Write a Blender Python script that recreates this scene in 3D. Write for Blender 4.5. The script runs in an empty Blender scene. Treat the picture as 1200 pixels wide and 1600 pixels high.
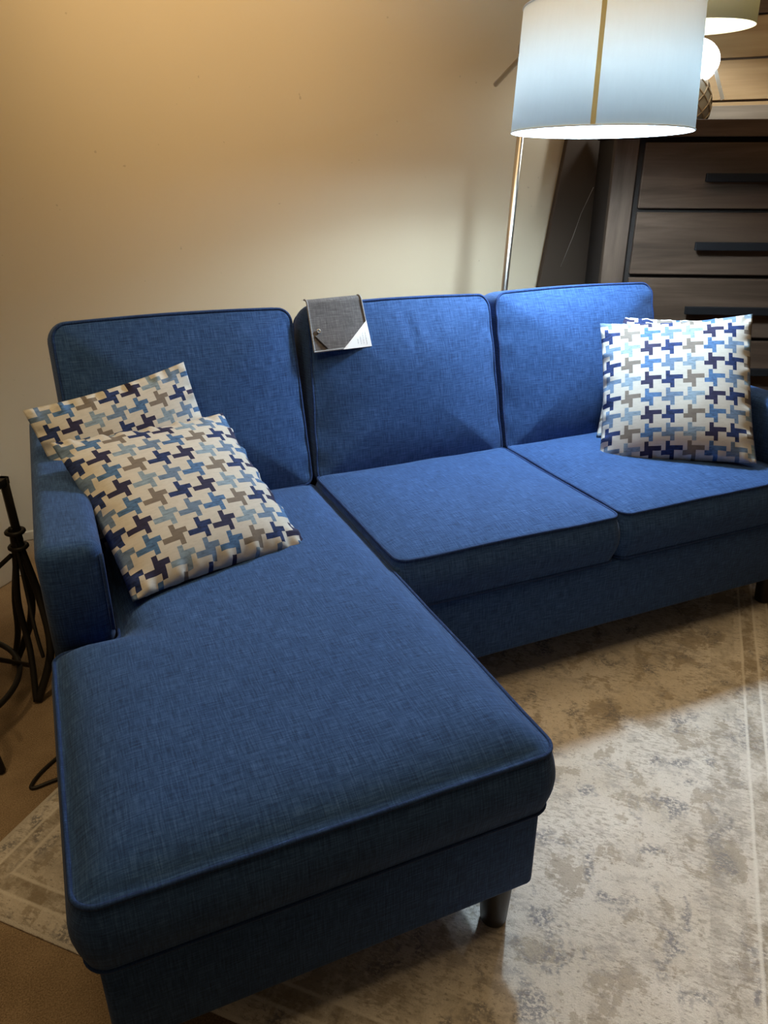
import bpy, bmesh, math, random
from mathutils import Vector, Matrix, noise
random.seed(7)
S = bpy.context.scene
COL = S.collection
PI = math.pi
R = math.radians

# ------------------------------------------------------------------ camera, world, exposure
cam_d = bpy.data.cameras.new('camera')
cam = bpy.data.objects.new('camera', cam_d)
COL.objects.link(cam)
yaw, pit = 0.41205, 0.42575
fw = Vector((math.sin(yaw)*math.cos(pit), math.cos(yaw)*math.cos(pit), -math.sin(pit)))
rt = Vector((math.cos(yaw), -math.sin(yaw), 0))
up = rt.cross(fw)
cam.matrix_world = Matrix(((rt.x, up.x, -fw.x, 0.00766), (rt.y, up.y, -fw.y, -1.83155),
                           (rt.z, up.z, -fw.z, 1.20792), (0, 0, 0, 1)))
cam_d.sensor_fit = 'VERTICAL'
cam_d.sensor_height = 36.0
cam_d.lens = 36.0*1188.06/1600.0
cam_d.clip_start = 0.05
S.camera = cam
S.view_settings.view_transform = 'Standard'
S.view_settings.look = 'None'
S.view_settings.gamma = 1.0
S.view_settings.use_curve_mapping = False
S.view_settings.exposure = 0.35

W = bpy.data.worlds.new('world')
S.world = W
W.use_nodes = True
bg = W.node_tree.nodes['Background']
bg.inputs[0].default_value = (1.0, 0.68, 0.38, 1)
bg.inputs[1].default_value = 0.055

def light(name, kind, loc, energy, color, target=None, **kw):
    d = bpy.data.lights.new(name, kind)
    d.energy = energy
    d.color = color
    for k, v in kw.items():
        setattr(d, k, v)
    o = bpy.data.objects.new(name, d)
    o.location = loc
    if target is not None:
        o.rotation_euler = (Vector(target)-Vector(loc)).to_track_quat('-Z', 'Y').to_euler()
    COL.objects.link(o)
    return o

WARM = (1.0, 0.70, 0.36)
COOL = (0.69, 0.87, 1.0)
# showroom ceiling lights: warm spots over the wall, a broad warm ceiling glow and one added fill
light('pillow_fill_spot', 'SPOT', (-0.9, -1.5, 2.8), 52, WARM, (0.12, -0.15, 0.6), spot_size=R(32), spot_blend=1.0, shadow_soft_size=0.08)  # added fill to brighten the left pillows, not a known fixture
light('wall_spot', 'SPOT', (0.35, -0.25, 2.75), 98, WARM, (0.62, 0.9, 1.72), spot_size=R(66), spot_blend=1.0, shadow_soft_size=0.12)
light('ceiling_glow', 'AREA', (0.35, -0.75, 2.9), 31, (1.0, 0.70, 0.36), (0.35, -0.75, 0), shape='RECTANGLE', size=3.0, size_y=1.9)
light('plank_spot', 'SPOT', (2.0, -0.1, 2.7), 5, (1.0, 0.74, 0.42), (2.62, 0.64, 1.55), spot_size=R(36), spot_blend=0.8, shadow_soft_size=0.06)

# ------------------------------------------------------------------ object helpers
def link(name, me, mat=None, parent=None, smooth=True):
    o = bpy.data.objects.new(name, me)
    COL.objects.link(o)
    mats = mat if isinstance(mat, (list, tuple)) else [mat]
    for m in mats:
        if m:
            me.materials.append(m)
    if smooth:
        me.polygons.foreach_set('use_smooth', [True]*len(me.polygons))
    if parent:
        o.parent = parent
    return o

def box_uv(me):
    uv = me.uv_layers.new(name='weave')
    for p in me.polygons:
        n = p.normal
        a = max(range(3), key=lambda i: abs(n[i]))
        for li in p.loop_indices:
            c = me.vertices[me.loops[li].vertex_index].co
            uv.data[li].uv = ((c.y, c.z) if a == 0 else (c.x, c.z) if a == 1 else (c.x, c.y))

def mesh(name, vs, fs, mat, parent=None, smooth=True, uv=True, midx=None):
    me = bpy.data.meshes.new(name)
    me.from_pydata([tuple(v) for v in vs], [], fs)
    me.update()
    if uv:
        box_uv(me)
    o = link(name, me, mat, parent, smooth)
    if midx:
        me.polygons.foreach_set('material_index', midx)
    return o

def from_bm(name, bm, mat, parent=None, smooth=False, uv=True):
    bmesh.ops.recalc_face_normals(bm, faces=bm.faces)
    me = bpy.data.meshes.new(name)
    bm.to_mesh(me)
    bm.free()
    me.update()
    if uv:
        box_uv(me)
    return link(name, me, mat, parent, smooth)

def add_box(bm, x0, x1, y0, y1, z0, z1, bev=0.0, seg=3, M=None):
    r = bmesh.ops.create_cube(bm, size=1.0)
    vs = r['verts']
    for v in vs:
        v.co = Vector(((x0+x1)/2+v.co.x*(x1-x0), (y0+y1)/2+v.co.y*(y1-y0), (z0+z1)/2+v.co.z*(z1-z0)))
    if bev > 0:
        es = list({e for v in vs for e in v.link_edges})
        b = bmesh.ops.bevel(bm, geom=es, offset=bev, segments=seg, profile=0.5, affect='EDGES')
        vs = list({v for v in b['verts']} | {v for v in vs if v.is_valid})
    if M is not None:
        seen = set()
        stack = [v for v in vs if v.is_valid]
        for v in stack:
            if v not in seen:
                seen.add(v)
                v.co = M @ v.co
    return vs

def box(name, x0, x1, y0, y1, z0, z1, mat, parent=None, bev=0.0, seg=3, M=None, smooth=None):
    bm = bmesh.new()
    add_box(bm, x0, x1, y0, y1, z0, z1, bev, seg)
    if M is not None:
        bmesh.ops.transform(bm, matrix=M, verts=bm.verts)
    return from_bm(name, bm, mat, parent, smooth=(bev > 0) if smooth is None else smooth)

def tube_geo(pts, rad, n=10, closed=False):
    pts = [Vector(p) for p in pts]
    m = len(pts)
    rads = rad if isinstance(rad, (list, tuple)) else [rad]*m
    vs, fs = [], []
    nrm = None
    for i, p in enumerate(pts):
        if closed:
            t = (pts[(i+1) % m]-pts[i-1]).normalized()
        else:
            t = (pts[min(i+1, m-1)]-pts[max(i-1, 0)]).normalized()
        if nrm is None:
            nrm = t.orthogonal().normalized()
        nrm = (nrm-t*nrm.dot(t)).normalized()
        b = t.cross(nrm)
        for k in range(n):
            a = 2*PI*k/n
            vs.append(p+(nrm*math.cos(a)+b*math.sin(a))*rads[i])
    last = m if closed else m-1
    if closed:   # align the twist on the closing ring
        first = vs[:n]
        end = vs[(m-1)*n:]
        off = min(range(n), key=lambda s: sum((first[(k+s) % n]-end[k]).length for k in range(n)))
    for i in range(last):
        j = (i+1) % m
        s = off if closed and j == 0 else 0
        for k in range(n):
            fs.append((i*n+k, i*n+(k+1) % n, j*n+(k+1+s) % n, j*n+(k+s) % n))
    if not closed:
        fs.append(tuple(range(n-1, -1, -1)))
        fs.append(tuple((m-1)*n+k for k in range(n)))
    return vs, fs

def tube(name, pts, rad, mat, parent=None, n=10, closed=False):
    vs, fs = tube_geo(pts, rad, n, closed)
    return mesh(name, vs, fs, mat, parent)

def tubes(name, lst, mat, parent=None, n=8):
    V, F = [], []
    for a in lst:
        vs, fs = tube_geo(a[0], a[1], n, a[2] if len(a) > 2 else False)
        b = len(V)
        V += vs
        F += [tuple(i+b for i in f) for f in fs]
    return mesh(name, V, F, mat, parent)

def lathe(name, prof, mat, parent=None, n=48, loc=(0, 0, 0), cap=True, M=None):
    vs, fs = [], []
    for r, z in prof:
        for k in range(n):
            a = 2*PI*k/n
            vs.append(Vector((r*math.cos(a), r*math.sin(a), z)))
    for i in range(len(prof)-1):
        for k in range(n):
            fs.append((i*n+k, i*n+(k+1) % n, (i+1)*n+(k+1) % n, (i+1)*n+k))
    if cap:
        fs.append(tuple(range(n-1, -1, -1)))
        fs.append(tuple((len(prof)-1)*n+k for k in range(n)))
    L = Vector(loc)
    vs = [(M @ v if M is not None else v)+L for v in vs]
    return mesh(name, vs, fs, mat, parent)

def curve_pts(ctrl, n=8):
    P = [Vector(c) for c in ctrl]
    out = []
    for i in range(len(P)-1):
        p0, p1, p2, p3 = P[max(i-1, 0)], P[i], P[i+1], P[min(i+2, len(P)-1)]
        for k in range(n):
            t = k/n
            out.append(0.5*((2*p1)+(p2-p0)*t+(2*p0-5*p1+4*p2-p3)*t*t+(3*p1-p0-3*p2+p3)*t**3))
    out.append(P[-1])
    return out

def thing(name, label, cat, loc=(0, 0, 0), group=None):
    o = bpy.data.objects.new(name, None)
    o.empty_display_size = 0.05
    COL.objects.link(o)
    o.location = loc
    tag(o, label, cat, group)
    return o

def tag(o, label, cat, group=None):
    o['label'] = label
    o['category'] = cat
    if group:
        o['group'] = group
    return o

def settle(root):
    """children were built in world coordinates: keep them there under a moved parent"""
    L = Matrix.Translation(-root.location)
    for ch in root.children:
        ch.data.transform(L)
        for g in ch.children:
            g.data.transform(L)

def struct(o):
    o['kind'] = 'structure'
    return o

# ------------------------------------------------------------------ materials
def new_mat(name):
    m = bpy.data.materials.new(name)
    m.use_nodes = True
    nt = m.node_tree
    return m, nt, nt.nodes['Principled BSDF'], nt.links

def N(nt, t, **kw):
    n = nt.nodes.new(t)
    for k, v in kw.items():
        setattr(n, k, v)
    return n

def noise_node(nt, vec, scale, detail=4, rough=0.6, dist=0.0):
    n = N(nt, 'ShaderNodeTexNoise')
    n.inputs['Scale'].default_value = scale
    n.inputs['Detail'].default_value = detail
    n.inputs['Roughness'].default_value = rough
    n.inputs['Distortion'].default_value = dist
    nt.links.new(vec, n.inputs['Vector'])
    return n

def ramp(nt, fac, stops):
    r = N(nt, 'ShaderNodeValToRGB')
    e = r.color_ramp.elements
    while len(e) < len(stops):
        e.new(0.5)
    for i, (p, c) in enumerate(stops):
        e[i].position = p
        e[i].color = (c[0], c[1], c[2], 1)
    nt.links.new(fac, r.inputs[0])
    return r

def mapping(nt, src, scale=(1, 1, 1), rot=(0, 0, 0), loc=(0, 0, 0)):
    m = N(nt, 'ShaderNodeMapping')
    m.inputs['Scale'].default_value = scale
    m.inputs['Rotation'].default_value = rot
    m.inputs['Location'].default_value = loc
    nt.links.new(src, m.inputs['Vector'])
    return m.outputs[0]

def math_node(nt, op, a, b=None, c=None):
    m = N(nt, 'ShaderNodeMath', operation=op)
    for i, v in enumerate((a, b, c)):
        if v is None:
            continue
        if isinstance(v, (int, float)):
            m.inputs[i].default_value = v
        else:
            nt.links.new(v, m.inputs[i])
    return m.outputs[0]

def mix(nt, fac, a, b, mode='MIX'):
    m = N(nt, 'ShaderNodeMix', data_type='RGBA', blend_type=mode)
    for sock, v in ((m.inputs[0], fac), (m.inputs[6], a), (m.inputs[7], b)):
        if isinstance(v, (int, float)):
            sock.default_value = v
        elif isinstance(v, tuple):
            sock.default_value = (v[0], v[1], v[2], 1)
        else:
            nt.links.new(v, sock)
    return m.outputs[2]

def bump(nt, h, strength, dist, b):
    n = N(nt, 'ShaderNodeBump')
    n.inputs['Strength'].default_value = strength
    n.inputs['Distance'].default_value = dist
    nt.links.new(h, n.inputs['Height'])
    nt.links.new(n.outputs[0], b.inputs['Normal'])

def plain(name, col, rough=0.6, metal=0.0, spec=0.5):
    m, nt, b, lk = new_mat(name)
    b.inputs['Base Color'].default_value = (*col, 1)
    b.inputs['Roughness'].default_value = rough
    b.inputs['Metallic'].default_value = metal
    b.inputs['Specular IOR Level'].default_value = spec
    return m

def woven(name, dark, midc, light_c, sheen=0.15):
    m, nt, b, lk = new_mat(name)
    uv = N(nt, 'ShaderNodeUVMap').outputs[0]
    warp = noise_node(nt, mapping(nt, uv, (420, 26, 1)), 1.0, 3, 0.65)
    weft = noise_node(nt, mapping(nt, uv, (26, 420, 1)), 1.0, 3, 0.65)
    fine = noise_node(nt, mapping(nt, uv, (900, 900, 1)), 1.0, 2, 0.5)
    cloud = noise_node(nt, mapping(nt, uv, (9, 9, 1)), 1.0, 3, 0.6)
    s = math_node(nt, 'ADD', warp.outputs[0], weft.outputs[0])
    s = math_node(nt, 'MULTIPLY_ADD', fine.outputs[0], 0.35, s)
    s = math_node(nt, 'MULTIPLY_ADD', cloud.outputs[0], 0.12, s)
    s = math_node(nt, 'MULTIPLY', s, 1/2.47)
    r = ramp(nt, s, [(0.36, dark), (0.50, midc), (0.66, light_c)])
    lk.new(r.outputs[0], b.inputs['Base Color'])
    b.inputs['Roughness'].default_value = 0.85
    b.inputs['Specular IOR Level'].default_value = 0.15
    b.inputs['Sheen Weight'].default_value = sheen
    b.inputs['Sheen Roughness'].default_value = 0.5
    bump(nt, s, 0.35, 0.002, b)
    return m

BLUE = woven('blue_linen', (0.010, 0.026, 0.080), (0.022, 0.063, 0.182), (0.060, 0.132, 0.305), 0.06)
BLUE_PIPE = woven('blue_piping_linen', (0.006, 0.016, 0.058), (0.012, 0.034, 0.12), (0.03, 0.075, 0.20), 0.05)
GREY_FAB = woven('grey_swatch_linen', (0.055, 0.052, 0.055), (0.105, 0.10, 0.105), (0.19, 0.185, 0.19), 0.05)
GREY_EDGE = woven('grey_swatch_edge', (0.14, 0.14, 0.145), (0.21, 0.21, 0.22), (0.30, 0.30, 0.31), 0.05)
BLACKWOOD = plain('black_leg_wood', (0.012, 0.010, 0.009), 0.45)
STEEL = plain('brushed_nickel', (0.55, 0.52, 0.48), 0.28, 1.0)
IRON = plain('black_iron', (0.012, 0.011, 0.010), 0.5, 0.0, 0.4)
PAPER = plain('white_label_paper', (0.82, 0.83, 0.86), 0.6)
INK = plain('faint_grey_print', (0.58, 0.60, 0.66), 0.7)
CREAM = plain('cream_painted_board', (0.88, 0.86, 0.78), 0.6)
TABLETOP = plain('cream_stone_top', (0.66, 0.58, 0.44), 0.4)
HANDLE = plain('black_bar_pull', (0.008, 0.008, 0.009), 0.6, 0.0, 0.12)
CHEST_GAP_AND_SHADE = plain('dark_frame_and_side_shade', (0.018, 0.014, 0.012), 0.8, 0.0, 0.15)

def wall_mat():
    m, nt, b, lk = new_mat('beige_wall_paint')
    tc = N(nt, 'ShaderNodeTexCoord').outputs['Object']
    n = noise_node(nt, tc, 1.2, 3, 0.5)
    r = ramp(nt, n.outputs[0], [(0.3, (0.455, 0.385, 0.275)), (0.7, (0.485, 0.41, 0.295))])
    # a few scuffs and nail specks
    sp = noise_node(nt, tc, 55, 1, 0.4)
    mk = ramp(nt, sp.outputs[0], [(0.805, (0, 0, 0)), (0.83, (1, 1, 1))])
    lk.new(mix(nt, math_node(nt, 'MULTIPLY', mk.outputs[0], 0.5), r.outputs[0], (0.25, 0.22, 0.17)), b.inputs['Base Color'])
    b.inputs['Roughness'].default_value = 0.62
    f = noise_node(nt, tc, 260, 2, 0.5)
    bump(nt, f.outputs[0], 0.06, 0.001, b)
    return m

def carpet_mat():
    m, nt, b, lk = new_mat('tan_carpet')
    tc = N(nt, 'ShaderNodeTexCoord').outputs['Object']
    a = noise_node(nt, tc, 5.0, 4, 0.6)
    f = noise_node(nt, tc, 380, 3, 0.6)
    s = math_node(nt, 'MULTIPLY_ADD', f.outputs[0], 0.75, math_node(nt, 'MULTIPLY', a.outputs[0], 0.5))
    r = ramp(nt, s, [(0.40, (0.14, 0.095, 0.055)), (0.62, (0.32, 0.235, 0.15)), (0.80, (0.48, 0.365, 0.245))])
    lk.new(r.outputs[0], b.inputs['Base Color'])
    b.inputs['Roughness'].default_value = 0.95
    b.inputs['Specular IOR Level'].default_value = 0.1
    bump(nt, f.outputs[0], 0.6, 0.006, b)
    return m

RUG_L, RUG_W = 2.0, 1.455
def rug_mat():
    m, nt, b, lk = new_mat('distressed_rug_pile')
    tc = N(nt, 'ShaderNodeTexCoord').outputs['Object']
    sep = N(nt, 'ShaderNodeSeparateXYZ')
    lk.new(tc, sep.inputs[0])
    x, y = sep.outputs[0], sep.outputs[1]
    def mask(v, lo, hi, k=1.0):
        return math_node(nt, 'MULTIPLY', ramp(nt, v, [(lo, (0, 0, 0)), (hi, (1, 1, 1))]).outputs[0], k)
    # pale worn ground
    g = noise_node(nt, tc, 4.0, 5, 0.6, 0.3)
    col = ramp(nt, g.outputs[0], [(0.34, (0.66, 0.61, 0.54)), (0.52, (0.75, 0.71, 0.66)), (0.68, (0.82, 0.79, 0.75))]).outputs[0]
    # streaks run across the rug
    st = noise_node(nt, mapping(nt, tc, (120, 22, 1), rot=(0, 0, 0.12)), 1.0, 4, 0.72)
    st2 = noise_node(nt, mapping(nt, tc, (48, 26, 1), loc=(5, 1, 0)), 1.0, 5, 0.72)
    # taupe worn patches, torn along the weave
    def both(a, b_, k):
        return math_node(nt, 'MULTIPLY', math_node(nt, 'MULTIPLY', a, b_), k)
    p1 = noise_node(nt, mapping(nt, tc, (9, 12, 1), loc=(3.1, 1.7, 0)), 1.0, 5, 0.68, 0.3)
    pa = math_node(nt, 'MULTIPLY_ADD', st.outputs[0], 0.30, p1.outputs[0])
    col = mix(nt, mask(pa, 0.695, 0.735, 0.60), col, (0.36, 0.30, 0.225))
    st3 = noise_node(nt, mapping(nt, tc, (150, 45, 1), loc=(7, 3, 0)), 1.0, 3, 0.7)
    p2 = noise_node(nt, mapping(nt, tc, (6, 6, 1), loc=(6.1, 2.7, 0)), 1.0, 3, 0.6, 0.3)
    col = mix(nt, both(mask(p2.outputs[0], 0.46, 0.56), mask(st3.outputs[0], 0.50, 0.58), 0.50), col, (0.33, 0.29, 0.24))
    # blue-grey blooms made of small flecks
    q1 = noise_node(nt, mapping(nt, tc, (12, 14, 1), loc=(9.3, 4.4, 0)), 1.0, 3, 0.6, 0.5)
    q2 = noise_node(nt, mapping(nt, tc, (150, 105, 1)), 1.0, 3, 0.75)
    col = mix(nt, both(mask(q1.outputs[0], 0.54, 0.64), mask(q2.outputs[0], 0.42, 0.54), 0.85), col, (0.235, 0.235, 0.26))
    q3 = noise_node(nt, mapping(nt, tc, (8, 8, 1), loc=(1.3, 8.4, 0)), 1.0, 3, 0.6, 0.4)
    col = mix(nt, both(mask(q3.outputs[0], 0.50, 0.62), mask(st2.outputs[0], 0.46, 0.56), 0.55), col, (0.37, 0.345, 0.33))
    # scattered dark flecks
    fl = noise_node(nt, mapping(nt, tc, (170, 70, 1)), 1.0, 4, 0.7)
    col = mix(nt, mask(fl.outputs[0], 0.57, 0.65, 0.65), col, (0.27, 0.24, 0.21))
    # border bands and pale cords, measured from the nearest edge of the rug
    ex = math_node(nt, 'MINIMUM', x, math_node(nt, 'SUBTRACT', RUG_L, x))
    ey = math_node(nt, 'MINIMUM', y, math_node(nt, 'SUBTRACT', RUG_W, y))
    e = math_node(nt, 'MINIMUM', ex, ey)
    wob = noise_node(nt, tc, 9, 2, 0.5)
    e = math_node(nt, 'MULTIPLY_ADD', math_node(nt, 'SUBTRACT', wob.outputs[0], 0.5), 0.004, e)
    def band(lo, hi, soft=0.0015):
        r = N(nt, 'ShaderNodeValToRGB')
        el = r.color_ramp.elements
        el.new(0.5); el.new(0.6)
        for i, (p, v) in enumerate(((lo-soft, 0), (lo+soft, 1), (hi-soft, 1), (hi+soft, 0))):
            el[i].position = max(0, p)*4
            el[i].color = (v, v, v, 1)
        lk.new(math_node(nt, 'MULTIPLY', e, 4.0), r.inputs[0])
        return r.outputs[0]
    wear = noise_node(nt, mapping(nt, tc, (22, 22, 1), loc=(2, 7, 0)), 1.0, 4, 0.7)
    wr = mask(wear.outputs[0], 0.40, 0.62, 0.8)
    col = mix(nt, math_node(nt, 'MULTIPLY', band(0.046, 0.078), wr), col, (0.33, 0.28, 0.215))
    col = mix(nt, math_node(nt, 'MULTIPLY', band(0.10, 0.16), math_node(nt, 'MULTIPLY', wr, 0.6)), col, (0.36, 0.33, 0.29))
    for lo, hi, k in ((-0.01, 0.007, 0.8), (0.040, 0.046, 0.75), (0.078, 0.084, 0.75)):
        col = mix(nt, math_node(nt, 'MULTIPLY', band(lo, hi), k), col, (0.84, 0.81, 0.76))
    fine = noise_node(nt, tc, 420, 2, 0.6)
    col = mix(nt, 0.22, col, ramp(nt, fine.outputs[0], [(0.3, (0.35, 0.35, 0.35)), (0.7, (1, 1, 1))]).outputs[0], 'MULTIPLY')
    lk.new(col, b.inputs['Base Color'])
    b.inputs['Roughness'].default_value = 0.95
    b.inputs['Specular IOR Level'].default_value = 0.1
    h = math_node(nt, 'MULTIPLY_ADD', fine.outputs[0], 0.6, math_node(nt, 'MULTIPLY', pa, -0.5))
    bump(nt, h, 0.5, 0.004, b)
    return m

def wood_mat(name, d, mm, l, axis='X', rough=0.7, scale=1.0):
    m, nt, b, lk = new_mat(name)
    tc = N(nt, 'ShaderNodeTexCoord').outputs['Object']
    oi = N(nt, 'ShaderNodeObjectInfo')
    sc = {'X': (1.6, 26, 26), 'Z': (26, 26, 1.6)}[axis]
    vec = N(nt, 'ShaderNodeVectorMath', operation='ADD')
    lk.new(tc, vec.inputs[0])
    comb = N(nt, 'ShaderNodeCombineXYZ')
    for i in range(3):
        lk.new(math_node(nt, 'MULTIPLY', oi.outputs['Random'], 13.0), comb.inputs[i])
    lk.new(comb.outputs[0], vec.inputs[1])
    g = noise_node(nt, mapping(nt, vec.outputs[0], tuple(s*scale for s in sc)), 1.0, 5, 0.62, 0.6)
    c = noise_node(nt, mapping(nt, vec.outputs[0], tuple((s*0.25+1) for s in sc)), 1.0, 3, 0.5, 0.4)
    s = math_node(nt, 'MULTIPLY_ADD', c.outputs[0], 0.5, math_node(nt, 'MULTIPLY', g.outputs[0], 0.6))
    r = ramp(nt, s, [(0.40, d), (0.54, mm), (0.70, l)])
    ck = noise_node(nt, mapping(nt, vec.outputs[0], (5, 90, 70) if axis == 'X' else (70, 90, 5), loc=(4, 4, 4)), 1.0, 1, 0.4)
    cm = ramp(nt, ck.outputs[0], [(0.76, (0, 0, 0)), (0.80, (1, 1, 1))])
    lk.new(mix(nt, cm.outputs[0], r.outputs[0], (0.015, 0.011, 0.009)), b.inputs['Base Color'])
    b.inputs['Roughness'].default_value = rough
    b.inputs['Specular IOR Level'].default_value = 0.18
    bump(nt, g.outputs[0], 0.15, 0.002, b)
    return m

WALL = wall_mat()
CARPET = carpet_mat()
RUG = rug_mat()
DRAWER_WOOD = wood_mat('brown_oak_grain', (0.026, 0.0155, 0.0095), (0.047, 0.029, 0.0185), (0.075, 0.048, 0.032))
POST_WOOD = wood_mat('brown_oak_upright', (0.032, 0.020, 0.0135), (0.053, 0.035, 0.024), (0.080, 0.054, 0.037), 'Z')
PLANK_WOOD = wood_mat('light_knotty_planks', (0.21, 0.125, 0.058), (0.31, 0.195, 0.095), (0.40, 0.27, 0.14), 'X', 0.5, 0.5)
FRAME_WOOD = wood_mat('dark_panel_frame', (0.06, 0.038, 0.026), (0.10, 0.065, 0.045), (0.14, 0.095, 0.066))
SILL_WOOD = wood_mat('greyish_panel_rail', (0.15, 0.115, 0.085), (0.21, 0.165, 0.125), (0.26, 0.21, 0.16))

def shade_mat(name, col, trans):
    m, nt, b, lk = new_mat(name)
    out = nt.nodes['Material Output']
    uv = N(nt, 'ShaderNodeTexCoord').outputs['Object']
    f = noise_node(nt, mapping(nt, uv, (120, 120, 18)), 1.0, 3, 0.6)
    c = mix(nt, 0.04, col, ramp(nt, f.outputs[0], [(0.3, (0.5, 0.5, 0.5)), (0.7, (1, 1, 1))]).outputs[0], 'MULTIPLY')
    d = N(nt, 'ShaderNodeBsdfDiffuse')
    t = N(nt, 'ShaderNodeBsdfTranslucent')
    lk.new(c, d.inputs[0])
    lk.new(c, t.inputs[0])
    mx = N(nt, 'ShaderNodeMixShader')
    mx.inputs[0].default_value = trans
    lk.new(d.outputs[0], mx.inputs[1])
    lk.new(t.outputs[0], mx.inputs[2])
    lk.new(mx.outputs[0], out.inputs[0])
    return m

SHADE_WHITE = shade_mat('white_shade_fabric', (0.80, 0.85, 0.87), 0.125)
SHADE_TAN = shade_mat('tan_burlap_shade', (0.56, 0.50, 0.33), 0.22)
SEAM_TAN = shade_mat('tan_seam_tape', (0.86, 0.76, 0.48), 0.5)

def glow(name, col, e):
    m, nt, b, lk = new_mat(name)
    b.inputs['Base Color'].default_value = (*col, 1)
    b.inputs['Emission Color'].default_value = (*col, 1)
    b.inputs['Emission Strength'].default_value = e
    return m

BULB = glow('lit_cool_bulb', (0.80, 0.92, 1.0), 2.5)
GLOBE = glow('lit_white_globe', (0.90, 0.98, 1.0), 3.0)
LED = glow('green_indicator', (0.10, 0.85, 0.50), 1.0)
GLASSY = plain('clouded_jug_glass', (0.40, 0.38, 0.34), 0.2)
ROPE = plain('jute_net_cord', (0.40, 0.31, 0.22), 0.85)
TAGW = plain('white_hang_tag', (0.75, 0.78, 0.82), 0.6)

# ------------------------------------------------------------------ room shell
WY = 0.90
bm = bmesh.new()
add_box(bm, -2.6, 4.0, -4.2, WY+0.1, -0.06, 0.0)
struct(from_bm('floor', bm, CARPET))
bm = bmesh.new()
add_box(bm, -2.6, 4.0, WY, WY+0.1, 0.0, 3.0)
struct(from_bm('wall_back', bm, WALL))
bm = bmesh.new()
add_box(bm, 3.9, 4.0, -4.2, WY, 0.0, 3.0)
struct(from_bm('wall_right', bm, WALL))
bm = bmesh.new()
add_box(bm, -2.6, 3.9, WY-0.012, WY, 0.0, 0.035, 0.004, 2)
struct(from_bm('baseboard_back', bm, WALL))

# rug, turned 45 degrees to the sofa
rm = Matrix.Translation((-0.337, -0.624, 0.0)) @ Matrix.Rotation(R(45), 4, 'Z')
rv, rf = [], []
nx, ny = 50, 40
for lay in (0, 1):
    for j in range(ny+1):
        for i in range(nx+1):
            z = 0.001 if lay == 0 else 0.0085-(0.004 if i in (0, nx) or j in (0, ny) else 0)
            rv.append((RUG_L*i/nx, -RUG_W+RUG_W*j/ny, z))
L0 = (nx+1)*(ny+1)
for j in range(ny):
    for i in range(nx):
        a = j*(nx+1)+i
        rf.append((L0+a, L0+a+1, L0+a+nx+2, L0+a+nx+1))
        rf.append((a, a+nx+1, a+nx+2, a+1))
for i in range(nx):
    rf.append((i, i+1, L0+i+1, L0+i))
    a = ny*(nx+1)+i
    rf.append((a+1, a, L0+a, L0+a+1))
for j in range(ny):
    a = j*(nx+1)
    rf.append((a+nx+1, a, L0+a, L0+a+nx+1))
    a += nx
    rf.append((a, a+nx+1, L0+a+nx+1, L0+a))
# object space of the rug: x along its length, y across it from 0 to RUG_W
rug = mesh('area_rug', [(x, y+RUG_W, z) for x, y, z in rv], rf, RUG)
rug.matrix_world = rm @ Matrix.Translation((0, -RUG_W, 0))
tag(rug, 'distressed beige and grey area rug with a faded border lying under the blue sofa', 'rug')

# ------------------------------------------------------------------ sofa
CW = 0.605           # cushion width
X = [0.0, CW, 2*CW, 3*CW]
AX0, AX1 = -0.080, 0.030       # left arm
BX0, BX1 = 1.815, 1.915        # right arm
SEAT = 0.43
sofa = thing('sectional_sofa', 'navy blue linen sectional sofa with a chaise on its left end and black tapered legs', 'sofa', (0.9, -0.2, 0))

def rounded_outline(poly, rad, step=0.02):
    """polygon (ccw) with rounded corners, sampled evenly -> list of (p, outward normal)"""
    n = len(poly)
    rads = rad if isinstance(rad, (list, tuple)) else [rad]*n
    out = []
    for i in range(n):
        p0, p1, p2 = (Vector(poly[i-1]), Vector(poly[i]), Vector(poly[(i+1) % n]))
        a, b = (p0-p1).normalized(), (p2-p1).normalized()
        r = rads[i]
        ang = a.angle(b)
        d = r/math.tan(ang/2)
        s, e = p1+a*d, p1+b*d
        cen = p1+(a+b).normalized()*(r/math.sin(ang/2))
        convex = (a.x*b.y-a.y*b.x) < 0
        a0 = math.atan2(s.y-cen.y, s.x-cen.x)
        a1 = math.atan2(e.y-cen.y, e.x-cen.x)
        da = (a1-a0+PI) % (2*PI)-PI
        k = 7
        for q in range(k+1):
            t = a0+da*q/k
            nn = Vector((math.cos(t), math.sin(t)))
            out.append((cen+nn*r, nn if convex else -nn))
        # straight run to the next corner
        p3 = Vector(poly[(i+2) % n])
        r2 = rads[(i+1) % n]
        a2, b2 = (p1-p2).normalized(), (p3-p2).normalized()
        s2 = p2+a2*(r2/math.tan(a2.angle(b2)/2))
        L = (s2-e).length
        m = max(2, int(L/step))
        dirv = (s2-e).normalized() if L > 1e-6 else Vector((1, 0))
        nn = Vector((dirv.y, -dirv.x))
        for q in range(1, m):
            out.append((e+(s2-e)*(q/m), nn))
    return out

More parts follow.
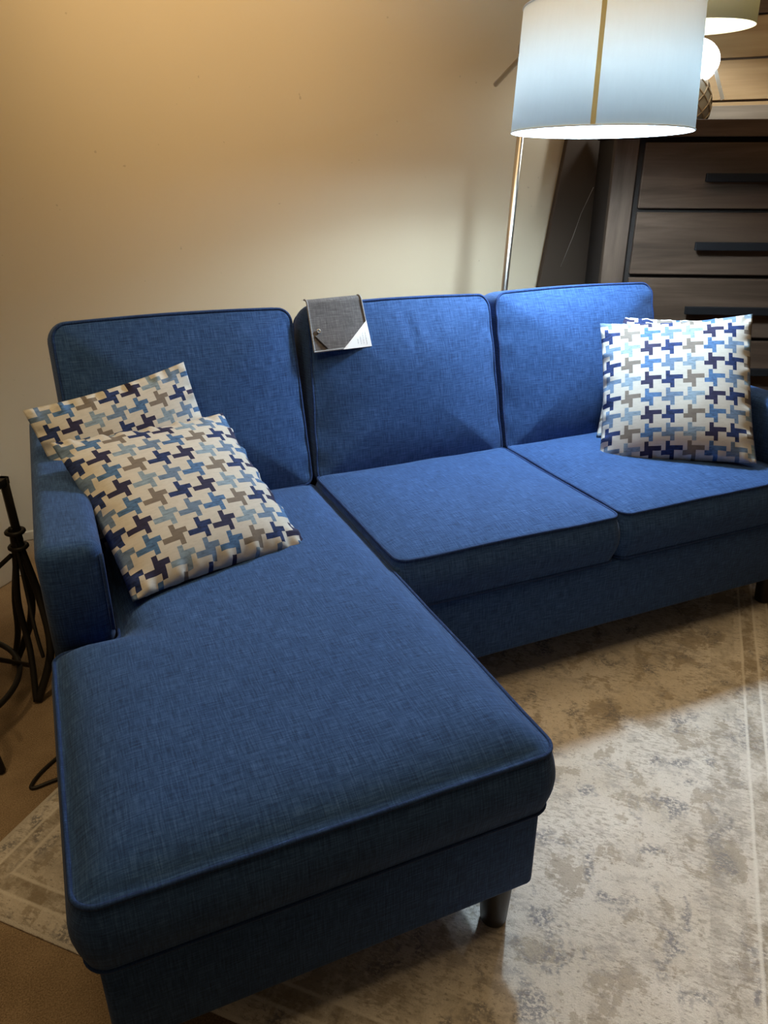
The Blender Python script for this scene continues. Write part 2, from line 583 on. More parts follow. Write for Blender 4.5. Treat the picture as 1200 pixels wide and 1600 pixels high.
def cushion(name, poly, rad, T, M, parent, crown=0.02, back_crown=0.0, er=0.012, bulge=0.008, centre=None,
            pipe_top=True, pipe_bot=True, wrinkle=0.004, seed=0.0, label=None, dome=2.4, hook=None):
    """upholstered slab: plan outline in (a,b), thickness along +c from 0 to T, then placed by M"""
    ol = rounded_outline(poly, rad)
    n = len(ol)
    c0 = Vector(centre) if centre else sum((p for p, _ in ol), Vector((0, 0)))/n
    rings = []
    def ring(ins, z):
        rings.append([Vector((p.x-nn.x*ins, p.y-nn.y*ins, z)) for p, nn in ol])
    def scale_ring(s, z, ins):
        rings.append([Vector((c0.x+(p.x-nn.x*ins-c0.x)*s, c0.y+(p.y-nn.y*ins-c0.y)*s, z)) for p, nn in ol])
    for s in (0.04, 0.35, 0.65, 0.88, 0.96):
        scale_ring(s, -back_crown*(1-s**dome), er)
    for q in range(5):
        a = PI/2*q/4
        ring(er*(1-math.sin(a)), er*(1-math.cos(a)))
    for q in range(1, 8):
        t = q/8
        ring(-bulge*math.sin(PI*t), er+(T-2*er)*t)
    for q in range(5):
        a = PI/2*q/4
        ring(er*(1-math.cos(a)), T-er+er*math.sin(a))
    for s in (0.985, 0.965, 0.94, 0.91, 0.87, 0.82, 0.76, 0.69, 0.61, 0.52, 0.42, 0.31, 0.19, 0.06):
        scale_ring(s, T+crown*(1-s**dome), er)
    vs, fs = [], []
    for k, rg in enumerate(rings):
        for p in rg:
            q = p*1.0
            w = noise.noise(Vector((p.x*5+seed, p.y*5, p.z*5)))*0.7+noise.noise(Vector((p.x*13, p.y*13+seed, p.z*13)))*0.3
            q.z += w*wrinkle*(1.0 if p.z > T*0.7 else 0.5 if p.z > T*0.3 else 0.0)
            if hook:
                q = hook(q, T)
            vs.append(M @ q)
    m = len(rings)
    for k in range(m-1):
        for i in range(n):
            j = (i+1) % n
            fs.append((k*n+i, k*n+j, (k+1)*n+j, (k+1)*n+i))
    fs.append(tuple(range(n-1, -1, -1)))
    fs.append(tuple((m-1)*n+i for i in range(n)))
    o = mesh(name, vs, fs, BLUE, parent)
    if label:
        o['label'] = label
    for on, z in ((pipe_top, T-er*0.3), (pipe_bot, er*0.3)):
        if on:
            pts = []
            for p, nn in ol:
                q = Vector((p.x-nn.x*er*0.2, p.y-nn.y*er*0.2, z))
                w = noise.noise(Vector((q.x*5+seed, q.y*5, q.z*5)))*0.7+noise.noise(Vector((q.x*13, q.y*13+seed, q.z*13)))*0.3
                q.z += w*wrinkle*(1.0 if z > T*0.7 else 0.0)
                if hook:
                    q = hook(q, T)
                pts.append(M @ q)
            tube('piping', pts, 0.0038, BLUE_PIPE, o, 8, True)
    return o

I4 = Matrix.Identity(4)
# chaise cushion: widens in front of the left arm
G = 0.003
cushion('chaise_cushion', [(AX0-0.002, -1.13), (CW-G, -1.13), (CW-G, 0.02), (AX1+G, 0.02), (AX1+G, -0.565), (AX0-0.002, -0.565)],
        [0.035, 0.035, 0.03, 0.02, 0.02, 0.03], 0.118, Matrix.Translation((0, 0, 0.302)), sofa, crown=0.036, er=0.010,
        bulge=0.010, centre=(0.31, -0.78), seed=1.0, pipe_bot=True, dome=9.0, wrinkle=0.003)
# seat cushions
cushion('seat_cushion', [(CW+G, -0.530), (2*CW-G, -0.530), (2*CW-G, 0.02), (CW+G, 0.02)], 0.030, 0.128, Matrix.Translation((0, 0, 0.312)), sofa,
        crown=0.020, er=0.012, bulge=0.014, seed=4.0, dome=4.0)
cushion('seat_cushion', [(2*CW+G, -0.530), (3*CW-G, -0.530), (3*CW-G, 0.02), (2*CW+G, 0.02)], 0.030, 0.128, Matrix.Translation((0, 0, 0.314)), sofa,
        crown=0.022, er=0.012, bulge=0.014, seed=7.0, dome=4.0)
# back cushions lean back
lean = Vector((0, 0.134, 0.448)).normalized()
def back_matrix(x, dy=0.0, dz=0.0):
    """a -> along x, b -> up the lean, c -> front (towards the viewer)"""
    nrm = Vector((1, 0, 0)).cross(lean)
    return Matrix(((1, 0, nrm.x, x), (0, lean.y, nrm.y, 0.145+dy), (0, lean.z, nrm.z, SEAT-0.012-0.042+dz), (0, 0, 0, 1)))
BT = 0.15
BH = 0.478
backs = []
for k in range(3):
    g = (0.004, 0.006, 0.004)[k]
    xl = X[k]+g+(0.0 if k else 0.006)
    xr = X[k+1]-g
    wid = xr-xl
    def hook(q, T, wid=wid, k=k):
        # side pull-ins and softly sagging top edge
        u = q.x/wid
        q.y += (0.006*math.sin(u*PI)-0.004)*max(0, q.y/BH)
        if q.z > T*0.55:                # small gathers along the side seams
            for d, ph in ((q.x, 0.0), (wid-q.x, 2.1)):
                q.z += 0.0035*math.exp(-(d/0.035)**2)*math.sin(q.y*(62+9*math.sin(q.y*11+k))+ph+k)*min(1, d/0.012)
        if k == 1 and q.z > T*0.6:     # creases below the top seam where the cover gathers
            for cx, wd in ((0.30, 0.010), (0.345, 0.008), (0.375, 0.012)):
                d = (q.x-cx-(BH-q.y)*0.22)/wd
                if BH-0.16 < q.y < BH-0.015:
                    q.z -= 0.007*math.exp(-d*d)*math.sin(PI*(BH-q.y-0.015)/0.145)
        return q
    backs.append(cushion('back_cushion', [(0, 0), (wid, 0), (wid-(0.0, 0.0, 0.004)[k], BH), ((0.0, 0.036, 0.008)[k], BH)], [0.03, 0.03, 0.038, 0.038], BT, back_matrix(xl), sofa, crown=0.030, er=0.014,
                         bulge=0.010, seed=11.0+k*3, dome=2.6, wrinkle=0.006, hook=hook))

# arms: rounded slabs
def arm(x0, x1, y0, y1, z0, z1, seed):
    bm = bmesh.new()
    add_box(bm, x0, x1, y0, y1, z0, z1)
    es = [e for e in bm.edges if not all(abs(v.co.z-z0) < 1e-6 for v in e.verts)]
    bmesh.ops.bevel(bm, geom=es, offset=0.030, segments=6, profile=0.55, affect='EDGES')
    return from_bm('arm', bm, BLUE, sofa, True)
la = arm(AX0, AX1, -0.555, 0.30, 0.29, 0.618, 0)
tubes('piping', [([(AX1-0.003, -0.548, z) for z in (0.435, 0.50, 0.56, 0.59)], 0.0035)], BLUE_PIPE, la)
arm(BX0, BX1, -0.530, 0.30, 0.29, 0.618, 1)
# frame: L shaped rail under the cushions, with the back panel
box('base', AX0+0.012, CW-0.012, -1.112, 0.30, 0.125, 0.304, BLUE, sofa, 0.012)
box('base', CW-0.010, BX1-0.005, -0.522, 0.30, 0.122, 0.314, BLUE, sofa, 0.012)
box('back_frame', AX1-0.005, BX0+0.005, 0.285, 0.375, 0.125, 0.79, BLUE, sofa, 0.025, 5)
for (x, y) in ((CW-0.053, -1.064), (AX0+0.07, -1.064), (1.862, -0.462), (0.68, -0.46), (1.862, 0.30), (AX0+0.06, 0.30)):
    lathe('leg', [(0.021, 0.0095), (0.023, 0.014), (0.029, 0.110), (0.030, 0.1265)], BLACKWOOD, sofa, 24, (x, y, 0))
settle(sofa)

# ------------------------------------------------------------------ fabric swatch draped on the middle back cushion
def swatch():
    Mx = back_matrix(X[1]+0.006)
    root = thing('fabric_swatch', 'dark grey linen fabric swatch with a folded white corner draped over the middle back cushion', 'fabric swatch', tuple(Mx @ Vector((0.1, BH, BT))))
    a0, a1 = 0.032, 0.184
    def path(s):
        """s metres down from the front top edge; negative goes over the top to the back"""
        if s < 0:
            return (BH+0.013+0.004*math.sin(min(1, -s/0.08)*PI), BT-0.012+s)
        if s < 0.02:
            a = s/0.02*PI/2
            return (BH-0.001+0.014*math.cos(a), BT-0.012+0.022*math.sin(a))
        t = s-0.02
        return (BH-0.001-t, BT+0.010+0.030*(1-((0.85-t*2.2))**2)*0.55*min(1, t/0.10))
    ns, na = 30, 26
    s0, s1 = -0.022, 0.146
    def pt(i, j, off=0.0):
        s = s0+(s1-s0)*j/ns
        b, c = path(s)
        a = a0+(a1-a0)*i/na
        a += 0.010*max(0, s)/s1*(i/na-0.1)
        c += off+0.0022*math.sin(a*46+s*20)*max(0, s/s1)+0.004*max(0, s/s1)
        b += 0.004*(i/na)
        return Mx @ Vector((a, b, c))
    vs, fs = [], []
    for off in (0, -0.0025):
        for j in range(ns+1):
            for i in range(na+1):
                vs.append(pt(i, j, off))
    Q = (ns+1)*(na+1)
    for j in range(ns):
        for i in range(na):
            a = j*(na+1)+i
            fs.append((a, a+na+1, a+na+2, a+1))
            fs.append((Q+a, Q+a+1, Q+a+na+2, Q+a+na+1))
    rim = [j*(na+1) for j in range(ns+1)]+[ns*(na+1)+i for i in range(1, na+1)]+[j*(na+1)+na for j in range(ns-1, -1, -1)]+[i for i in range(na-1, 0, -1)]
    for k in range(len(rim)):
        a, b = rim[k], rim[(k+1) % len(rim)]
        fs.append((a, b, Q+b, Q+a))
    mesh('cloth', vs, fs, GREY_FAB, root)
    # pale overlocked hem
    hem = [pt(0, j, 0.0005) for j in range(4, ns+1)]+[pt(i, ns, 0.0005) for i in range(1, na+1)]+[pt(na, j, 0.0005) for j in range(ns-1, 3, -1)]
    tube('hem', hem, 0.0026, GREY_EDGE, root, 8)
    # white triangular corner label with rows of faint print running up and down
    V, F, MI = [], [], []
    nn = 12
    def lp(u, v, off):      # u along bottom edge, v up the right edge
        return pt(na-(1-u)*13.5+0.3, ns-v*12.5+0.3, off)
    for off in (0.0032, 0.001):
        for q in range(nn+1):
            for w in range(nn+1-q):
                V.append(lp(1-w/nn, q/nn, off))
    def ix(lay, q, w):
        return lay*((nn+1)*(nn+2)//2)+sum(nn+1-r for r in range(q))+w
    for lay in (0, 1):
        for q in range(nn):
            for w in range(nn-q):
                t = (ix(lay, q, w), ix(lay, q, w+1), ix(lay, q+1, w))
                F.append(t if lay else t[::-1])
                if w < nn-q-1:
                    t = (ix(lay, q, w+1), ix(lay, q+1, w+1), ix(lay, q+1, w))
                    F.append(t if lay else t[::-1])
    edge = [(0, w) for w in range(nn+1)]+[(q, nn-q) for q in range(1, nn+1)]+[(q, 0) for q in range(nn-1, 0, -1)]
    for k in range(len(edge)):
        a, b = edge[k], edge[(k+1) % len(edge)]
        F.append((ix(0, *a), ix(0, *b), ix(1, *b), ix(1, *a)))
    lab = mesh('label', V, F, PAPER, root, smooth=False)
    lab['label'] = 'white triangular corner with faint print'
    V, F = [], []
    for uu, v0, v1 in ((0.86, 0.10, 0.60), (0.76, 0.14, 0.56), (0.66, 0.12, 0.44), (0.56, 0.16, 0.36)):
        v = v0
        while v < v1:
            ln = random.uniform(0.05, 0.11)
            b = len(V)
            for (du, dv) in ((-0.010, 0), (0.010, 0), (0.010, ln), (-0.010, ln)):
                V.append(lp(uu+du, min(v1, v+dv), 0.0037))
            F.append((b, b+1, b+2, b+3))
            v += ln+0.025
    mesh('print', V, F, INK, lab, smooth=False)
    # metal eyelet and dark stitched corner fold
    c = pt(3.2, ns-9.5, 0.004)
    nrm = (pt(4, ns-9, 0.01)-pt(4, ns-9, 0)).normalized()
    ey = [c+(Matrix.Rotation(2*PI*k/16, 3, nrm) @ (nrm.orthogonal().normalized()*0.0045)) for k in range(16)]
    tube('eyelet', ey, 0.0018, STEEL, root, 8, True)['label'] = 'small metal eyelet'
    tubes('stitched_fold', [([pt(1.2+k*0.55, ns-7.5+k*0.72, 0.001) for k in range(10)], [0.001]+[0.003]*8+[0.001])], plain('dark_fold_thread', (0.03, 0.022, 0.018), 0.8), root)
    settle(root)
swatch()

# ------------------------------------------------------------------ patterned pillows
def cotton(name, col, var=0.12):
    m, nt, b, lk = new_mat(name)
    tc = N(nt, 'ShaderNodeTexCoord').outputs['Object']
    a = noise_node(nt, mapping(nt, tc, (70, 70, 240)), 1.0, 3, 0.6)
    f = noise_node(nt, mapping(nt, tc, (700, 700, 700)), 1.0, 1, 0.5)
    lo = tuple(c*(1-2.2*var) for c in col)
    hi = tuple(min(1, c*(1+1.6*var)) for c in col)
    r = ramp(nt, a.outputs[0], [(0.32, lo), (0.5, col), (0.68, hi)])
    lk.new(r.outputs[0], b.inputs['Base Color'])
    b.inputs['Roughness'].default_value = 0.8
    b.inputs['Specular IOR Level'].default_value = 0.2
    bump(nt, f.outputs[0], 0.15, 0.001, b)
    return m
PM = [cotton('pillow_white_cotton', (0.46, 0.452, 0.425), 0.03), cotton('pillow_navy', (0.014, 0.028, 0.10), 0.25), cotton('pillow_dark_plum_navy', (0.022, 0.022, 0.060), 0.12),
      cotton('pillow_denim_blue', (0.058, 0.128, 0.27), 0.2), cotton('pillow_slate_blue', (0.108, 0.168, 0.27), 0.12), cotton('pillow_pale_blue', (0.185, 0.26, 0.34), 0.14), cotton('pillow_taupe', (0.15, 0.131, 0.116), 0.06)]
PATT = {0: (6, 5), 1: (3, 2), 2: (4, 1), 3: (5, 6), 4: (2, 3), 5: (1, 4)}
MOTIF = {(1, 0), (1, 1), (2, 1), (3, 1), (4, 1), (0, 2), (1, 2), (2, 2), (2, 3)}

def pillow(label, cen, rv, seed, side=0.425, fat=0.075, oi=0, oj=0, po=0, turned=False, tall=1.0):
    Nn, Nv = 74, 68
    half = side/2
    rvv = Vector(rv)
    Rm = Matrix.Rotation(rvv.length, 3, rvv.normalized())
    vs, fs, mi = [], [], []
    idx = {}
    for sgn in (-1, 1):
        for j in range(Nv+1):
            for i in range(Nn+1):
                rim = i in (0, Nn) or j in (0, Nv)
                if rim and sgn == 1:
                    idx[(1, i, j)] = idx[(-1, i, j)]
                    continue
                u, v = 2*i/Nn-1, 1-2*j/Nv
                pull = 0.055
                x = half*u*(1-pull*(1-v**2)*abs(u)**1.5)
                z = half*tall*v*(1-pull*(1-u**2)*abs(v)**1.5)
                t = fat*max(0, (1-abs(u)**2.6))**0.62*max(0, (1-abs(v)**2.6))**0.62
                # gathers running in from the rim
                e = max(abs(u), abs(v))
                tang = v if abs(u) > abs(v) else u
                w = 0.005*math.exp(-((1-e)/0.13)**2*1.2)*(math.sin(tang*21+seed)+0.6*math.sin(tang*37+seed*2.3))*(0 if rim else 1)
                w += 0.004*noise.noise(Vector((u*2.2+seed, v*2.2, sgn)))*(1-e)
                idx[(sgn, i, j)] = len(vs)
                # slump: lower half is fuller
                vs.append(Vector((x, sgn*(t*(1-0.16*v)+max(-t*0.7, w)), z)))
    for sgn in (-1, 1):
        for j in range(Nv):
            for i in range(Nn):
                q = [idx[(sgn, i, j)], idx[(sgn, i, j+1)], idx[(sgn, i+1, j+1)], idx[(sgn, i+1, j)]]
                fs.append(tuple(q if sgn == -1 else q[::-1]))
                ci, cj = (36-i//2 if turned else i//2)+oi, (33-j//2 if turned else j//2)+oj
                mot = 0
                for dc in (0, 1):
                    kk = ci//5-dc
                    lx, ly = ci-kk*5, cj % 4
                    if (lx, ly) in MOTIF:
                        mot = PATT[(kk+po) % 6][(cj//4) % 2]
                mi.append(mot)
    o = mesh('throw_pillow', vs, fs, PM, None, True, False, mi)
    o.location = cen
    o.rotation_mode = 'QUATERNION'
    o.rotation_quaternion = Rm.to_quaternion()
    tag(o, label, 'pillow', 'blue and white throw pillows on the sofa')
    return o

pillow('blue and white pinwheel pillow lying in front on the chaise beside the left arm', (0.2133, -0.2877, 0.5672), (-0.983, -0.115, 0.317), 0.4, side=0.408, fat=0.060, oi=1, oj=7, po=4, turned=True)
pillow('blue and white pinwheel pillow behind another one against the left back cushion', (0.1519, -0.0755, 0.5804), (-0.4214, -0.1886, 0.1751), 2.1, side=0.381, fat=0.040, oi=3, oj=2, po=1, turned=True)
pillow('blue and white pinwheel pillow in front on the right seat, facing the viewer', (1.6158, -0.2232, 0.6279), (-0.61, 0.098, -0.695), 3.3, side=0.416, tall=1.05, fat=0.064, oi=0, oj=6, po=5)
pillow('blue and white pinwheel pillow mostly hidden behind the front pillow on the right seat', (1.7201, -0.1052, 0.6249), (-0.67, 0.221, -0.68), 5.0, side=0.415, fat=0.046, oi=3, oj=0, po=3)

# ------------------------------------------------------------------ floor lamp behind the sofa, its shade over the seats
lamp = thing('floor_lamp', 'tall brushed metal floor lamp behind the sofa with a large white drum shade', 'floor lamp', (1.432, 0.5, 0))
Tp = Vector((1.412, 0.0, 1.662))
Lp = Vector((1.585, 0.80, 1.472))
Jp = Tp+(Lp-Tp)*0.625
SC = Vector((1.433, 0.0, 1.4335))        # shade centre
SH, SR = 0.282, 0.2345
lathe('base', [(0.135, 0.0005), (0.14, 0.006), (0.14, 0.018), (0.13, 0.024), (0.02, 0.030), (0.016, 0.05)], STEEL, lamp, 48, (1.432, 0.5, 0))
tube('pole', [(1.432, 0.5, 0.03), (1.470, 0.5, 0.58), (Jp.x, 0.5, Jp.z)], 0.0115, STEEL, lamp, 20)
tube('arm', [Lp, Jp, Tp], 0.0085, STEEL, lamp, 16)
tubes('knuckle', [([Jp-Vector((0.03, 0, 0)), Jp+Vector((0.03, 0, 0))], 0.02)], STEEL, lamp, 20)
tilt = Matrix.Rotation(R(-1.8), 3, rt)        # the open underside is turned a little to the viewer
def shade_pt(r, z, a):
    r = r*(0.971-0.029*z/(SH/2)) if r > 0.1 else r      # slightly narrower at the top
    return SC+tilt @ Vector((r*math.cos(a), r*math.sin(a), z))
nA = 96
def shell(r0, r1, z0, z1, a0, a1, n, closed):
    vs, fs = [], []
    m = n if closed else n+1
    for k in range(m):
        a = a0+(a1-a0)*k/n
        vs += [shade_pt(r1, z0, a), shade_pt(r1, z1, a), shade_pt(r0, z1, a), shade_pt(r0, z0, a)]
    for k in range(n):
        b, c = k*4, ((k+1) % m)*4
        for q in range(4):
            fs.append((b+q, c+q, c+(q+1) % 4, b+(q+1) % 4))
    if not closed:
        fs += [(0, 1, 2, 3), tuple(n*4+q for q in (3, 2, 1, 0))]
    return vs, fs
vs, fs = shell(SR-0.0015, SR, -SH/2, SH/2, 0, 2*PI, nA, True)
sh = mesh('lamp_shade', vs, fs, SHADE_WHITE, lamp, True, False)
sh['label'] = 'white fabric drum shade'
sa = math.atan2(-1.83-0.0, 0.0077-SC.x)-0.085       # the taped seam faces the viewer
vs, fs = shell(SR+0.0003, SR+0.0014, -SH/2+0.001, SH/2-0.001, sa-0.025, sa+0.025, 6, False)
mesh('seam_strip', vs, fs, SEAM_TAN, sh, False, False)['label'] = 'tan taped seam down the shade'
for nm, zz in (('bottom_trim', -SH/2), ('top_trim', SH/2)):
    tube(nm, [shade_pt(SR, zz, 2*PI*k/nA) for k in range(nA)], 0.0022, SHADE_WHITE, sh, 6, True)
tubes('spider', [([shade_pt(0.02, SH/2-0.02, a), shade_pt(SR-0.002, SH/2-0.004, a)], 0.002) for a in (0.3, 0.3+2*PI/3, 0.3+4*PI/3)]
      + [([Tp, shade_pt(0.0, SH/2-0.02, 0), shade_pt(0, SH/2-0.07, 0)], 0.007)], STEEL, lamp)
bz = shade_pt(0, 0.0, 0)
prof = [(0.004, -0.030), (0.016, -0.027), (0.025, -0.016), (0.029, 0.0), (0.026, 0.016), (0.017, 0.034), (0.013, 0.045), (0.012, 0.055)]
lathe('bulb', prof, BULB, lamp, 24, tuple(bz+Vector((0, 0, 0.052))))
settle(lamp)
light('floor_lamp_light', 'POINT', tuple(bz+Vector((0, 0, -0.026))), 46, COOL, shadow_soft_size=0.05)
light('shade_lower_fill', 'POINT', tuple(bz+Vector((0.0, 0, -0.088))), 12, COOL, shadow_soft_size=0.05)  # added fill without a bulb, brightens the lower part of the shade

# ------------------------------------------------------------------ tall chest of drawers, set at an angle in the corner
ca = R(-29)
CM = Matrix.Translation((1.867, 0.466, 0)) @ Matrix.Rotation(ca, 4, 'Z')
CWD, CDP, CH = 0.95, 0.38, 1.352
chest = thing('chest_of_drawers', 'tall dark brown wooden chest of drawers with long black bar handles behind the sofa', 'chest of drawers', (1.867, 0.466, 0))
chest.rotation_euler = (0, 0, ca)
def cb(name, x0, x1, y0, y1, z0, z1, mat, parent=chest, bev=0.003):
    return box(name, x0, x1, y0, y1, z0, z1, mat, parent, bev, 2, smooth=False)
cb('top', -0.004, CWD+0.004, -0.010, CDP, 1.300, CH, DRAWER_WOOD)
cb('post', 0, 0.078, 0, 0.05, 0.0, 1.300, POST_WOOD)
cb('post', CWD-0.078, CWD, 0, 0.05, 0.0, 1.300, POST_WOOD)
cb('side_panel', 0.004, 0.022, 0.05, CDP-0.002, 0.05, 1.300, CHEST_GAP_AND_SHADE)  # sides coloured dark, their shade is put into the material
cb('side_panel', CWD-0.022, CWD-0.004, 0.05, CDP-0.002, 0.05, 1.300, CHEST_GAP_AND_SHADE)
cb('carcass', 0.022, CWD-0.022, 0.022, CDP-0.006, 0.06, 1.298, CHEST_GAP_AND_SHADE)
cb('bottom_rail', 0.078, CWD-0.078, 0.004, 0.022, 0.06, 0.160, DRAWER_WOOD)
zt = 1.284
for k in range(5):
    z1 = zt-0.2195*k
    z0 = z1-0.207
    d = cb('drawer', 0.099, CWD-0.099, 0.004, 0.30, z0, z1, DRAWER_WOOD, chest, 0.004)
    zc = z1-0.108
    h = cb('handle', 0.305, CWD-0.305, -0.028, -0.014, zc-0.014, zc+0.014, HANDLE, d, 0.003)
    h['label'] = 'black bar handle'
    for xx in (0.345, CWD-0.345):
        cb('handle_post', xx-0.008, xx+0.008, -0.016, 0.006, zc-0.008, zc+0.008, HANDLE, d, 0.001)

# dark panel standing in for the soft shadow on the wall between the lamp pole and the chest
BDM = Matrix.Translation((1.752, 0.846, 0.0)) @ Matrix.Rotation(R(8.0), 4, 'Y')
shadow_panel = box('wall_shadow_panel', 0, 0.36, -0.011, 0.011, 0.002, 1.47, plain('wall_shadow_brown', (0.040, 0.028, 0.020), 0.8, 0.0, 0.12), None, 0.003, 2, M=BDM)
tag(shadow_panel, 'dark brown panel standing in for the shadow on the wall between the lamp pole and the chest', 'shadow panel')
tube('shadow_panel_line', [BDM @ Vector(p) for p in ((0.085, -0.0113, 0.86), (0.115, -0.0113, 0.98), (0.132, -0.0113, 1.07), (0.165, -0.0113, 1.17))], [0.0004, 0.0010, 0.0006, 0.0012], plain('shadow_panel_pale_line', (0.20, 0.17, 0.14), 0.7), shadow_panel, 6)['label'] = 'pale thin line on the shadow panel'

# ------------------------------------------------------------------ lamp with a netted jug base, standing on the chest
JL = Vector((2.205, 0.535, CH))
tl = thing('table_lamp', 'table lamp with a cord-netted jug base and tan burlap shade on the chest', 'table lamp', tuple(JL))
jprof = [(0.045, 0.0), (0.074, 0.003), (0.084, 0.02), (0.087, 0.05), (0.082, 0.085), (0.068, 0.12), (0.048, 0.148), (0.026, 0.166), (0.018, 0.19)]
jug = lathe('jug_base', jprof, GLASSY, tl, 40, tuple(JL))
def jr(z):
    for (r0, z0), (r1, z1) in zip(jprof, jprof[1:]):
        if z0 <= z <= z1:
            return r0+(r1-r0)*(z-z0)/(z1-z0)
    return jprof[-1][0]
net = []
for s in (1, -1):
    for k in range(10):
        pts = []
        for q in range(25):
            z = 0.004+0.165*q/24
            a = 2*PI*k/10+s*(q/24)*PI*0.62
            pts.append(JL+Vector(((jr(z)+0.002)*math.cos(a), (jr(z)+0.002)*math.sin(a), z)))
        net.append((pts, 0.0024))
tubes('net', net, ROPE, jug, 6)
lathe('stem', [(0.012, 0.185), (0.012, 0.30), (0.009, 0.33)], STEEL, tl, 16, tuple(JL))
gl = JL+Vector((0, 0, 0.188))
gp = [(0.094*math.sin(PI*max(0.03, min(0.97, k/20))), -0.074*math.cos(PI*k/20)) for k in range(21)]
g = lathe('globe', gp, GLOBE, tl, 32, tuple(gl))
g['label'] = 'glowing round white globe'
ts = []
b0, b1 = 0.290, 0.53
prof = [(0.190, b0), (0.184, b1), (0.1825, b1), (0.1885, b0)]
V, F = [], []
for k in range(64):
    a = 2*PI*k/64
    V += [JL+Vector((r*math.cos(a), r*math.sin(a), z)) for r, z in prof]
for k in range(64):
    c, e = k*4, ((k+1) % 64)*4
    for q in range(4):
        F.append((c+q, e+q, e+(q+1) % 4, c+(q+1) % 4))
ts = mesh('lamp_shade', V, F, SHADE_TAN, tl, True, False)
tubes('spider', [([JL+Vector((0, 0, b1-0.03)), JL+Vector((0.19*math.cos(a), 0.19*math.sin(a), b1-0.01))], 0.002) for a in (0.5, 2.6, 4.7)]
      + [([JL+Vector((0, 0, 0.32)), JL+Vector((0, 0, b1-0.02))], 0.005)], STEEL, tl)
tg = JL+Vector((0.062, -0.080, 0.12))
box('hang_tag', -0.006, 0.006, -0.0008, 0.0008, -0.055, 0.055, TAGW, tl, 0, M=Matrix.Translation(tg) @ Matrix.Rotation(R(-29), 4, 'Z') @ Matrix.Rotation(R(-24), 4, 'Y'))
settle(tl)
light('table_lamp_light', 'POINT', tuple(JL+Vector((0, 0, 0.37))), 11, (0.86, 0.95, 1.0), shadow_soft_size=0.05)

# ------------------------------------------------------------------ light plank panel in a dark frame standing behind the chest
PA = Vector((2.42, 0.868, 0))
pa = R(-48)
pp = thing('plank_panel', 'light brown plank panel with a dark top rail standing behind the chest', 'wall panel', tuple(PA))
pp.rotation_euler = (0, 0, pa)
pw = 0.50
def pb(name, x0, x1, y0, y1, z0, z1, mat, bev=0.002):
    return box(name, x0, x1, y0, y1, z0, z1, mat, pp, bev, 2, smooth=False)
zz = 1.398
pb('backing', 0.0, pw, 0.014, 0.026, 0.0, 1.90, FRAME_WOOD)
for k in range(12):
    z1 = 1.722-0.142*k
    if z1-0.135 < 0.02:
        break
    if k >= 2 and z1 < 1.30:
        pass
    pb('plank', 0.002, pw-0.002, 0.0, 0.016, z1-0.1345, z1, PLANK_WOOD)
pb('top_rail', 0.0, pw, -0.012, 0.026, 1.726, 1.92, FRAME_WOOD)
sr = pb('lower_rail', 0.0, pw, -0.020, 0.0, 1.36, 1.425, SILL_WOOD)
ld = box('indicator_light', 0.135, 0.150, -0.0235, -0.019, 1.412, 1.420, LED, pp, 0.001, 2)
ld['label'] = 'small green light'

# ------------------------------------------------------------------ left edge: white plinth and black wire table
pl = thing('display_plinth', 'cream painted box standing on the carpet behind the black wire table', 'plinth', (-0.2, 0.63, 0))
pm = Matrix.Translation((-0.2, 0.63, 0)) @ Matrix.Rotation(R(47), 4, 'Z')
box('body', -0.42, 0, -0.002, 0.30, 0.0, 0.56, CREAM, pl, 0.006, 3, M=pm)
box('lid', -0.43, 0.004, -0.006, 0.306, 0.56, 0.585, CREAM, pl, 0.004, 3, M=pm)
settle(pl)

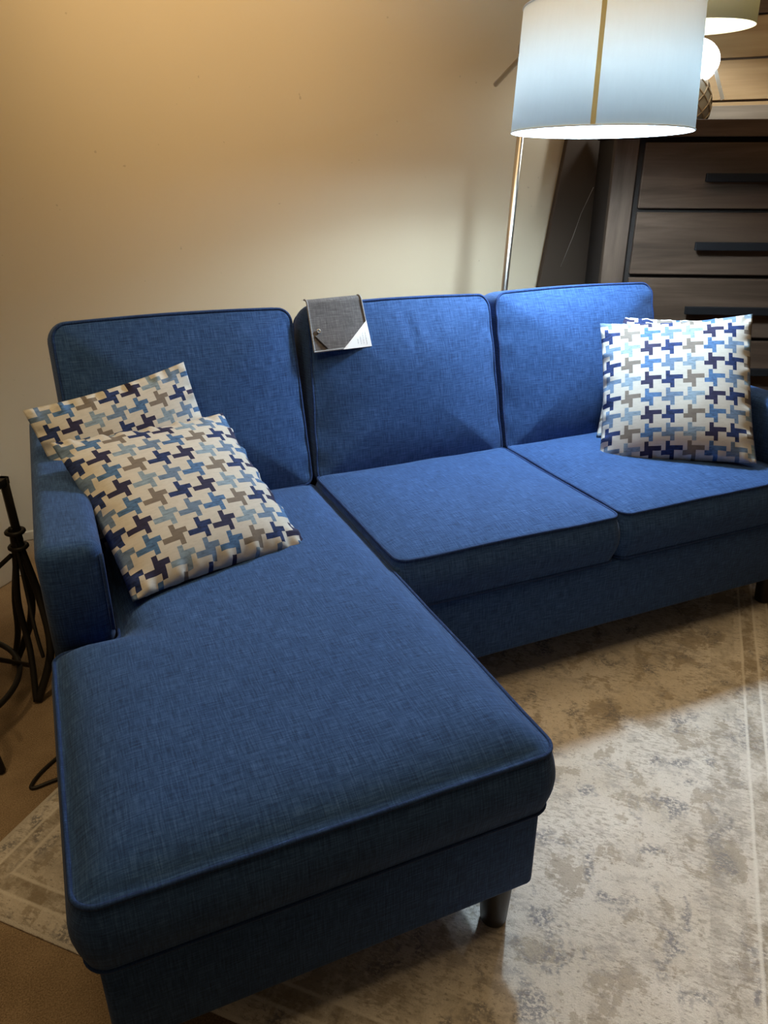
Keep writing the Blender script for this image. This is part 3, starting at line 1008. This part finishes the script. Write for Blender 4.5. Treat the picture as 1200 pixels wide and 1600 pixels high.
TB = Vector((-0.42, -0.06, 0))
tb = thing('side_table', 'black wrought iron side table with flared rod legs beside the sofa arm', 'side table', tuple(TB))
lathe('table_top', [(0.235, 0.560), (0.247, 0.564), (0.252, 0.577), (0.247, 0.590), (0.235, 0.594)], TABLETOP, tb, 64, tuple(TB))
A0 = R(15)
CR = 0.285
def corner(q, z, dr=0.0):
    a = A0+q*PI/2
    return TB+Vector(((CR+dr)*math.cos(a), (CR+dr)*math.sin(a), z))
def bar(name, p, q, w, mat, parent):
    d = (q-p)
    M = d.to_track_quat('X', 'Z').to_matrix().to_4x4()
    return box(name, -w/2, d.length+w/2, -w/2, w/2, -w/2, w/2, mat, parent, 0.002, 2, M=Matrix.Translation(p) @ M)
for q in range(4):
    bar('top_bar', corner(q, 0.548), corner(q+1, 0.548), 0.018, IRON, tb)
def leg(q, rf):
    a = A0+q*PI/2
    c, s_ = math.cos(a), math.sin(a)
    def P(r, t, z):
        return TB+Vector((r*c-t*s_, r*s_+t*c, z))
    post = bar('leg', P(CR, 0, 0.545), P(CR+0.004, 0, 0.40), 0.018, IRON, tb)
    rods = []
    for sg in (-1, 1):
        t = sg*0.100
        rods.append((curve_pts([P(CR, 0, 0.42), P(CR+0.004, t*0.05, 0.37), P(CR+0.014, t*0.45, 0.24), P(CR+0.004, t*0.85, 0.12), P(rf, t, 0.006)], 8), 0.0095))
        rods.append((curve_pts([P(CR-0.006, 0, 0.43), P(CR-0.010, -t*0.03, 0.36), P(CR-0.030, t*0.15, 0.24), P(CR-0.035, t*0.55, 0.12), P(rf-0.004, t, 0.006)], 8), 0.0075))
        rods.append((curve_pts([P(CR-0.004, 0, 0.41), P(CR-0.01, -t*0.35, 0.32), P(CR-0.02, -t*0.9, 0.20), P(CR-0.02, -t*1.15, 0.13)], 8), 0.0045))
    for r in rods:
        tubes('rod', [r], IRON, post)
    for z in (0.418, 0.378):
        tube('collar', [P(CR+0.019*math.cos(b), 0.019*math.sin(b), z) for b in [2*PI*k/16 for k in range(16)]], 0.0055, IRON, post, 8, True)
for q, rf in ((0, 0.235), (1, 0.27), (2, 0.27), (3, 0.30)):
    leg(q, rf)
for q in range(4):     # slanting tie rods between neighbouring legs
    tube('tie_rod', [corner(q-1, 0.36, -0.02), corner(q-0.5, 0.20, -0.085), corner(q, 0.045, -0.03)], 0.006, IRON, tb, 8)
tubes('lower_ring', [([TB+Vector((0.225*math.cos(2*PI*k/64), 0.225*math.sin(2*PI*k/64), 0.085)) for k in range(64)], 0.007, True)], IRON, tb)
settle(tb)

ws = tubes('wire_stand', [(curve_pts([(-0.06, -0.262, 0.0045), (-0.155, -0.348, 0.0045), (-0.186, -0.392, 0.0045), (-0.181, -0.405, 0.0045), (-0.150, -0.400, 0.0045), (-0.09, -0.39, 0.0045)], 8), 0.004)], IRON)
tag(ws, 'bent black wire loop lying on the carpet at the left side of the chaise', 'wire stand')
